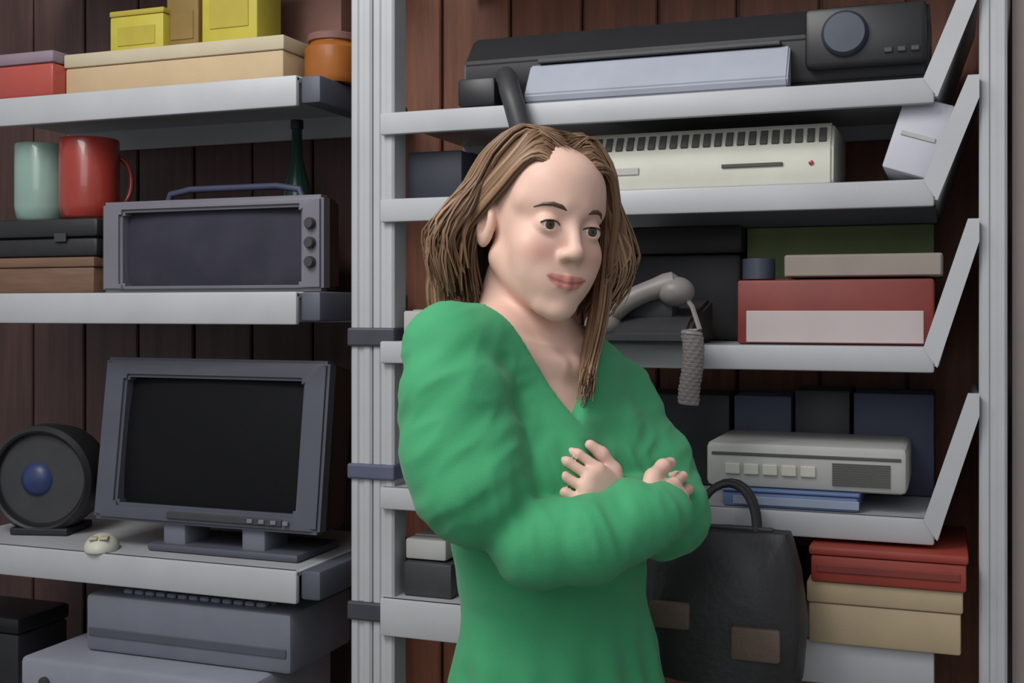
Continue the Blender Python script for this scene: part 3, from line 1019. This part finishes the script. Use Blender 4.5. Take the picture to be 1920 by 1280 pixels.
# mouth
mz = -.066
hell((0, .077, mz), (.030, .016, .022), .020)
for s in (-1, 1):
    hcone((0, .0925, mz + .0036), (.0135 * s, .0885, mz + .0050), .0046, .0040, .004)
    hcone((.0135 * s, .0885, mz + .0044), (.0275 * s, .0775, mz + .0062), .0040, .0022, .004)
    hcone((0, .0925, mz - .0054), (.012 * s, .0890, mz - .0040), .0056, .0048, .004)
    hcone((.012 * s, .0890, mz - .0040), (.0255 * s, .0785, mz + .0042), .0046, .0022, .004)
    # ears
    hell((.076 * s, -.006, -.006), (.010, .019, .031), .006)
    hell((.084 * s, -.003, -.002), (.006, .010, .018), .004, 'sub')
V, Q = fld.mesh()

# root of the figure
root_a = np.array([hip[0], hip[1], 0.])
rw = CR * root_a[0] + CF * root_a[1]
person = thing('person', 'woman in a green long sleeved dress standing with folded arms before the shelves', 'person', (rw.x, rw.y, 0), YAW)

def np_mesh(name, V, Q, m, tint=None, smooth=True, relax=0):
    me = bpy.data.meshes.new(name)
    V = V - root_a
    me.vertices.add(len(V)); me.vertices.foreach_set('co', V.astype(np.float32).ravel())
    me.loops.add(Q.size); me.loops.foreach_set('vertex_index', Q.astype(np.int32).ravel())
    me.polygons.add(len(Q)); me.polygons.foreach_set('loop_start', (np.arange(len(Q)) * Q.shape[1]).astype(np.int32))
    me.polygons.foreach_set('loop_total', np.full(len(Q), Q.shape[1], np.int32))
    me.update(calc_edges=True)
    me.validate()
    if tint is not None:
        a = me.color_attributes.new('tint', 'FLOAT_COLOR', 'POINT')
        a.data.foreach_set('color', np.concatenate([tint, np.ones((len(tint), 1))], 1).astype(np.float32).ravel())
    if smooth:
        me.polygons.foreach_set('use_smooth', np.ones(len(Q), bool))
    me.materials.append(m)
    o = bpy.data.objects.new(name, me)
    C.objects.link(o)
    o.parent = person
    return o

def relax(V, Q, it, lam=.5):
    E = np.concatenate([Q[:, [i, (i + 1) % 4]] for i in range(4)])
    n = len(V)
    for _ in range(it):
        s = np.zeros_like(V); c = np.zeros(n)
        for a, b in ((0, 1), (1, 0)):
            for k in range(3):
                s[:, k] += np.bincount(E[:, a], V[E[:, b], k], n)
            c += np.bincount(E[:, a], minlength=n)
        V = V + lam * (s / np.maximum(c, 1)[:, None] - V)
    return V

V = relax(V, Q, 2, .4)
hl = (V - HEADC) @ HB.T               # head-local coordinates
skin = np.array(lin((226, 187, 170)))
T = np.tile(skin, (len(V), 1))
def blend(mask, col):
    global T
    mask = np.clip(mask, 0, 1)[:, None]
    T = T * (1 - mask) + np.array(lin(col)) * mask
front = np.clip((hl[:, 1] - .055) / .02, 0, 1)
for s in (-1, 1):
    dch = np.sqrt(((hl[:, 0] - s * .042) / .026) ** 2 + ((hl[:, 2] + .032) / .02) ** 2)
    blend(np.clip(1 - dch, 0, 1) * .5 * front, (214, 138, 124))
xx = np.abs(hl[:, 0]) / .0285
lip_c = mz - .0006 + .0064 * xx ** 2
lipm = np.clip((1 - xx) * 6, 0, 1) * np.clip((.0105 * np.sqrt(np.clip(1 - xx ** 2, 0, 1)) - np.abs(hl[:, 2] - lip_c)) / .0025, 0, 1) * (hl[:, 1] > .07)
blend(lipm * .8, (190, 108, 102))
blend(np.exp(-((hl[:, 2] - (mz - .0006 + .0062 * xx ** 2)) / .0013) ** 2) * (xx < 1.02) * (hl[:, 1] > .065) * .75, (104, 48, 46))  # crease shade between the lips, painted into the skin colour
np_mesh('body', V, Q, M_skin, T)

# eyes
for s in (-1, 1):
    bm = bmesh.new()
    bmesh.ops.create_uvsphere(bm, u_segments=40, v_segments=28, radius=.0133)
    vv = np.array([v.co[:] for v in bm.verts])
    qq = None
    me = bpy.data.meshes.new('eye')
    gaze = nz(HF + np.array([-.12, 0, .0]) + HU * .02)
    gl = nz(np.cross(UP, gaze)); gu = np.cross(gaze, gl)
    R3 = np.stack([gl, gu, gaze], 1)
    ctr = H(.031 * s, .0745, .002) - root_a
    cols = []
    for v in bm.verts:
        d = v.co.normalized()
        ang = math.degrees(math.acos(max(-1, min(1, d.z))))
        cols.append(lin((12, 10, 9)) if ang < 11 else (lin((78, 62, 44)) if ang < 26 else lin((226, 220, 214))))
        v.co = Vector(ctr + R3 @ np.array(v.co[:]))
    bm.to_mesh(me); bm.free()
    a = me.color_attributes.new('tint', 'FLOAT_COLOR', 'POINT')
    for i, c in enumerate(cols):
        a.data[i].color = (*c, 1)
    for p in me.polygons:
        p.use_smooth = True
    me.materials.append(M_eye)
    o = bpy.data.objects.new('eye', me)
    C.objects.link(o); o.parent = person
    # eyebrow and lash line
    def hair_tint(o, col):
        a = o.data.color_attributes.new('tint', 'FLOAT_COLOR', 'POINT')
        for i in range(len(o.data.vertices)):
            a.data[i].color = (*lin(col), 1)
    bpts = [(.014, .0915, .0225), (.022, .0905, .0262), (.032, .0865, .0280), (.042, .0785, .0265), (.050, .069, .0215)]
    pts = [Vector(H(x * s, y, z) - root_a) for x, y, z in bpts]
    o = link('eyebrow', tube(pts, [.0018, .0030, .0029, .0022, .0008], 8), M_hair, person, True)
    hair_tint(o, (84, 62, 48))
    lp = [(.031 + .0140 * math.cos(t), .0745 + math.sqrt(max(0, .0157 ** 2 - (.0132 * math.cos(t)) ** 2 - (.0052 * math.sin(t)) ** 2)), .0018 + .0060 * math.sin(t)) for t in [math.pi * (i + .5) / 11 for i in range(11)]]
    pts = [Vector(H(x * s, y, z) - root_a) for x, y, z in lp]
    o = link('eyelash', tube(pts, .0009, 6), M_hair, person, True)
    hair_tint(o, (40, 30, 26))

# ------------------------------------------------------------------ dress
fd = Field(axis((-.26, .38, .0046)), axis((1.16, 1.88, .0048)), axis((.30, .95, .016), (.95, 1.48, .0044)))
fd.loft(prof([(1.432, .085, .05), (1.40, .135, .076), (1.33, .166, .104), (1.25, .164, .120), (1.15, .148, .116), (1.08, .140, .112), (1.03, .146, .118), (.95, .158, .132), (.85, .18, .155), (.6, .235, .21), (.36, .27, .25)]), BL, BF, .02)
for s in (-1, 1):
    fd.ell(ch + BL * .066 * s + BF * .074, (.068, .064, .066), [BL, BF, UP], .04)
fd.cone(lerp(S, RSH, .35) + UP * .004, RSH + UP * .002, .062, .062, .03)
fd.cone(lerp(S, LSH, .35) + UP * .004, LSH + UP * .002, .062, .058, .03)
# puffed upper sleeves, narrower forearm sleeves
RS = [RSH - UP * .01, P(852, 745, 1.44), P(866, 850, 1.425), P(890, 915, 1.415), P(904, 940, 1.415)]
fd.chain(RS, [.060, .067, .073, .072, .052], .012)
RFE = R_WR + nz(RD) * .038
fd.chain([R_EL, P(1004, 1022, 1.395), P(1104, 1012, 1.395), R_WR, RFE], [.036, .050, .052, .042, .038], .010)
fd.chain([LSH - UP * .01, P(1174, 806, 1.645), P(1216, 884, 1.605), L_EL], [.058, .059, .062, .062], .02)
LFE = L_WR + nz(LD) * .016
fd.chain([L_EL, lerp(L_EL, L_WR, .45), LFE], [.050, .046, .036], .012)
# V neck: a wedge opening from the neck down the breast bone, and the neck hole
neckc = S + UP * .03
vb = P(1092, 792, 1.47)
def vneck(x, y, z):
    # coordinates along her left / front
    dx, dy = x - S[0], y - S[1]
    tilt = (LSH - RSH); tilt = tilt / np.linalg.norm(tilt)
    lat = dx * BL[0] + dy * BL[1]
    fr = dx * BF[0] + dy * BF[1]
    ztop = S[2] + .03
    zb = vb[2]
    hw = np.clip((z - zb) / (ztop - zb), 0, 1.6) * .085
    lat0 = (vb[0] - S[0]) * BL[0] + (vb[1] - S[1]) * BL[1]
    cen = lat0 * np.clip(1 - (z - zb) / (ztop - zb), 0, 1)
    d = np.abs(lat - cen) - hw
    d = np.maximum(d * .85, -(fr + .0))
    d = np.maximum(d, zb - z)
    return d
fd.op(vneck, np.array([-.2, 1.2, vb[2] - .01]), np.array([.3, 1.7, 1.6]), .006, 'sub')
fd.cone(S + UP * .015 + BF * .01, S + UP * .2, .076, .095, .008, 'sub')
# cuffs: cut square at the wrists
DV, DQ = fd.mesh()
DV = relax(DV, DQ, 2, .4)
# folds
def normals(V, Q):
    n = np.cross(V[Q[:, 2]] - V[Q[:, 0]], V[Q[:, 3]] - V[Q[:, 1]])
    N = np.zeros_like(V)
    for i in range(4):
        for k in range(3):
            N[:, k] += np.bincount(Q[:, i], n[:, k], len(V))
    return N / (np.linalg.norm(N, axis=1)[:, None] + 1e-9)
N = normals(DV, DQ)
def seg_t(V, a, b):
    ab = b - a
    t = np.clip(((V - a) @ ab) / (ab @ ab), 0, 1)
    return t, np.linalg.norm(V - a - t[:, None] * ab, axis=1)
du = np.minimum(seg_t(DV, RSH, R_EL)[1], seg_t(DV, LSH, L_EL)[1])
df = np.minimum(seg_t(DV, R_EL, R_WR)[1], seg_t(DV, L_EL, L_WR)[1])
disp = np.zeros(len(DV))
def sm(x):
    x = min(max(x, 0), 1)
    return x * x * (3 - 2 * x)
for i in range(len(DV)):
    p = DV[i]
    x, y, z = p
    body = sm((min(du[i], df[i]) - .075) / .03)
    fa = sm((du[i] - df[i]) / .05 + .5)
    q = x * .75 + z * .65                     # slanting pulls on the upper sleeves
    v = noise.noise(Vector((q * 9, (z * .75 - x * .65) * 26, y * 10)))
    v2 = noise.noise(Vector((q * 14 + 5, (z * .75 - x * .65) * 44, y * 16)))
    up = .0065 * v + .0038 * (.45 - abs(v2) * 1.7)
    v = noise.noise(Vector((x * 34 + z * 8, y * 14, z * 9 - x * 6)))
    v2 = noise.noise(Vector((x * 52 + z * 16, y * 20, z * 12)))
    fr = .005 * v + .0035 * (.45 - abs(v2) * 1.7)
    dx, dy = x - WA[0], y - WA[1]
    ph = math.atan2(dx * BF[0] + dy * BF[1], dx * BL[0] + dy * BL[1])
    lo = sm((1.10 - z) / .28)
    tor = math.sin(ph * 15 + 1.5 * noise.noise(Vector((x * 9, y * 9, z * 3)))) * .011 * lo
    tor += .005 * noise.noise(Vector((x * 14 + z * 10, y * 14, z * 18 - x * 8))) * (1 - .8 * sm((z - 1.31) / .07))
    arm = up * (1 - fa) + fr * fa
    arm *= 1 - .6 * sm((z - 1.40) / .04)
    disp[i] = arm * (1 - body) + tor * body
DV = DV + N * disp[:, None]
DV = relax(DV, DQ, 1, .3)
np_mesh('dress', DV, DQ, M_dress)
for c, d, rr in ((RFE, RD, .0385), (LFE, LD, .0365)):
    d = nz(d); e1 = nz(np.cross(d, UP)); e2 = np.cross(d, e1)
    pts = [Vector(c + d * .006 + (e1 * math.cos(2 * math.pi * k / 32) + e2 * math.sin(2 * math.pi * k / 32)) * rr * .78 - root_a) for k in range(33)]
    link('cuff', tube(pts, .006, 8), M_dress, person, True)
# shoes
for an, toe in feet:
    a0 = Vector(an - root_a); t0 = Vector(toe - root_a)
    d = (t0 - a0); d.z = 0; d.normalize()
    bm = bmesh.new()
    secs = [(-.055, .026, .05), (-.02, .040, .065), (.05, .042, .058), (.10, .048, .05), (.15, .044, .042), (.185, .02, .028)]
    rings = []
    sd = Vector((-d.y, d.x, 0))
    for u, hw, hh in secs:
        c = Vector((a0.x, a0.y, 0)) + d * u
        ring = []
        for k in range(14):
            a = 2 * math.pi * k / 14
            ring.append(bm.verts.new(c + sd * hw * math.cos(a) + Vector((0, 0, max(.0, hh / 2 + hh * .62 * math.sin(a))))))
        rings.append(ring)
    for a, b in zip(rings, rings[1:]):
        for k in range(14):
            bm.faces.new((a[k], a[(k + 1) % 14], b[(k + 1) % 14], b[k]))
    bm.faces.new(rings[0][::-1]); bm.faces.new(rings[-1])
    link('shoe', bm, M_shoe, person, True)

# ------------------------------------------------------------------ hair
rnd = random.Random(11)
HV, HQ, HT = [], [], []
base_cols = [(126, 97, 74), (138, 108, 82), (112, 85, 66), (150, 119, 91), (120, 91, 70)]
def lock(pts, r0, flat=.55, segs=16, n=6):
    """a tapering lock along a smooth path through head-local points"""
    P_ = [np.array(p, float) for p in pts]
    P_ = [2 * P_[0] - P_[1]] + P_ + [2 * P_[-1] - P_[-2]]
    path = []
    m = len(P_) - 3
    for i in range(segs + 1):
        u = i / segs * m
        k = min(int(u), m - 1); t = u - k
        a, b, c, d = P_[k:k + 4]
        path.append(.5 * ((2 * b) + (c - a) * t + (2 * a - 5 * b + 4 * c - d) * t ** 2 + (3 * b - a - 3 * c + d) * t ** 3))
    col = np.array(lin(rnd.choice(base_cols))) * rnd.uniform(.8, 1.15)
    start = len(HV)
    for i, p in enumerate(path):
        t = nz(path[min(i + 1, segs)] - path[max(i - 1, 0)])
        out = p - np.array([0, -.012, .0])
        out = nz(out - t * (out @ t) + 1e-6)
        sd = np.cross(t, out)
        f = i / segs
        r = r0 * min(1, .06 + f * 3.4) * (1 - .75 * max(0, (f - .6) / .4) ** 1.6)
        for k in range(n):
            a = 2 * math.pi * k / n
            q = p + (sd * math.cos(a) + out * math.sin(a) * flat) * r
            HV.append(H(*q)); HT.append(col)
    for i in range(segs):
        for k in range(n):
            a = start + i * n + k; b = start + i * n + (k + 1) % n
            HQ.append((a, b, b + n, a + n))
def clampskull(p, m=.004):
    """push a head-local point out of the skull and face"""
    p = np.array(p, float)
    for c, r in (((0, -.014, .038), (.074, .092, .083)), ((0, .022, -.022), (.060, .060, .088))):
        q = (p - np.array(c)) / (np.array(r) + m)
        L = np.linalg.norm(q)
        if L < 1:
            p = np.array(c) + q / max(L, 1e-3) * (np.array(r) + m)
    return p
PARTX = -.004
def scalp(x, y, lift):
    q = 1 - (x / (.080 + lift)) ** 2 - ((y + .016) / (.097 + lift)) ** 2
    return .036 + (.088 + lift) * math.sqrt(max(.03, q))
def hairpath(az, side, lift, length, part_y, flare, wave):
    """az: degrees from the front (0) round to the back (180)"""
    a = math.radians(az)
    sx, cy = math.sin(a) * side, math.cos(a)
    c = np.array([0, -.016, .036]); R = np.array([.080 + (.012 if side > 0 else 0), .097, .088]) + lift
    x0 = PARTX + side * .0025
    pts = [np.array([x0, part_y, scalp(x0, part_y, lift - .007)])]
    for e in (62, 34, 8):
        er = math.radians(e)
        h = math.cos(er)
        tgt = np.array([sx * h, cy * h, math.sin(er)])
        mixv = 1 - (e - 8) / 54 * .4
        yy = lerp(pts[0][1], c[1] + R[1] * tgt[1], mixv)
        pts.append(np.array([c[0] + R[0] * tgt[0] + PARTX * (e / 90), yy, c[2] + R[2] * tgt[2]]))
    last = pts[-1]
    for f, fl in ((.33, .55), (.66, .95), (1., .9)):
        z = last[2] - length * f
        fl_ = flare * fl
        pts.append(np.array([last[0] + sx * fl_ + wave * math.sin(f * 5 + az) * .6, last[1] + cy * fl_ * .6 + wave * math.cos(f * 4 + az * .7) * .6, z]))
    pts[-1] += np.array([-sx * .016, -cy * .008, 0])
    return [pts[0]] + [clampskull(p) for p in pts[1:]]
for layer, cnt, lift, r0 in ((0, 380, .000, .0068), (1, 480, .008, .0044), (2, 420, .015, .0026)):
    for i in range(cnt):
        side = 1 if i % 2 else -1
        u = rnd.random()
        az = lerp(60 if side > 0 else 84, 184, u)
        py = lerp(.062, -.085, u) + rnd.uniform(-.01, .01)
        ln = lerp(.132, .142, min(1, u * 1.6)) + rnd.triangular(-.045, .022, .006)
        fl = lerp(.030, .030, u) + rnd.uniform(-.010, .014)
        if side < 0:
            ln += .004; fl += .008
        else:
            fl += .004 * (1 - u)
        lock(hairpath(az, side, lift + rnd.uniform(-.002, .003), ln, py, fl, rnd.uniform(-.009, .009)), r0 * rnd.uniform(.8, 1.2))
# shorter locks lying on the nape and beside the jaw
for i in range(190):
    side = -1 if i % 3 else 1
    az = lerp(92, 165, rnd.random())
    lock(hairpath(az, side, rnd.uniform(-.002, .004), rnd.uniform(.135, .160), rnd.uniform(-.06, .01), rnd.uniform(-.008, .010), rnd.uniform(-.006, .006)), rnd.uniform(.0034, .0058))
# locks from the hairline: swept behind her right ear, falling straight on her left
for i in range(300):
    side = 1 if i % 2 else -1
    t = rnd.random()
    j = np.array([rnd.uniform(-.003, .003) for _ in range(3)])
    x0 = PARTX + side * .0025
    y0 = .070 - .05 * t
    p0 = np.array([x0, y0, scalp(x0, y0, -.011)])
    up = .004 + .010 * t + rnd.uniform(0, .004)
    if side < 0:
        path = [(x0 - .030, y0 - .004, scalp(x0 - .030, y0 - .004, up)),
                (-.058 - .006 * t, .050 - .036 * t, .082 + .004 * t),
                (-.078 - .008 * t, .022 - .030 * t, .038 + .004 * t),
                (-.090 - .010 * t, -.016 - .024 * t, -.004),
                (-.104 - .012 * t, -.040 - .02 * t, -.052),
                (-.108 - .010 * t, -.046 - .02 * t, -.100),
                (-.096 - .01 * t, -.040 - .02 * t, -.136 - .014 * t)]
    else:
        path = [(x0 + .030, y0 + .000, scalp(x0 + .030, y0, up)),
                (.064 + .008 * t, .056 - .034 * t, .078 + .008 * t),
                (.088 + .010 * t, .044 - .034 * t, .030),
                (.094 + .012 * t, .036 - .034 * t, -.022),
                (.102 + .014 * t, .030 - .03 * t, -.072),
                (.094 + .014 * t, .026 - .03 * t, -.114),
                (.078 + .012 * t, .020 - .02 * t, -.140 - .012 * t)]
    lock([p0] + [clampskull(np.array(q) + j, .006) for q in path], rnd.uniform(.0028, .0050), segs=20)
# a strand drawn forward over her left collar bone
for i in range(90):
    t = rnd.random()
    j = np.array([rnd.uniform(-.009, .009), rnd.uniform(-.006, .006), 0])
    x0 = PARTX + .0025
    y0 = .045 - .04 * t
    path = [(x0 + .030, y0, scalp(x0 + .030, y0, .004)), (.066, .040 - .03 * t, .072), (.090 + .006 * t, .026 - .02 * t, .010),
            (.096 + .006 * t, .028 - .02 * t, -.055), (.084, .050 - .015 * t, -.112), (.062, .078 - .01 * t, -.160), (.046 + .008 * t + rnd.uniform(-.004, .004), .098 - .006 * t, -.190 + rnd.triangular(-.035, .025, 0))]
    lock([np.array([x0, y0, scalp(x0, y0, -.011)])] + [clampskull(np.array(q) + j * min(1, k / 3), .006) for k, q in enumerate(path)], rnd.uniform(.0028, .0046), segs=20)
# scalp cap under the locks, part of the same hair mesh
n_u, n_v = 40, 16
st = len(HV)
for i in range(n_v + 1):
    for k in range(n_u):
        a = 2 * math.pi * k / n_u
        lo = -14 if math.cos(a) < .2 else lerp(-14, 46, min(1, (math.cos(a) - .2) / .42))
        e = math.radians(lerp(90, lo, i / n_v))
        q = np.array([math.sin(a) * math.cos(e) * .079, -.016 + math.cos(a) * math.cos(e) * .096, .037 + math.sin(e) * .087])
        HV.append(H(*q)); HT.append(np.array(lin((104, 79, 61))))
for i in range(n_v):
    for k in range(n_u):
        a = st + i * n_u + k; b = st + i * n_u + (k + 1) % n_u
        HQ.append((a, b, b + n_u, a + n_u))
np_mesh('hair', np.array(HV), np.array(HQ), M_hair, np.array(HT))
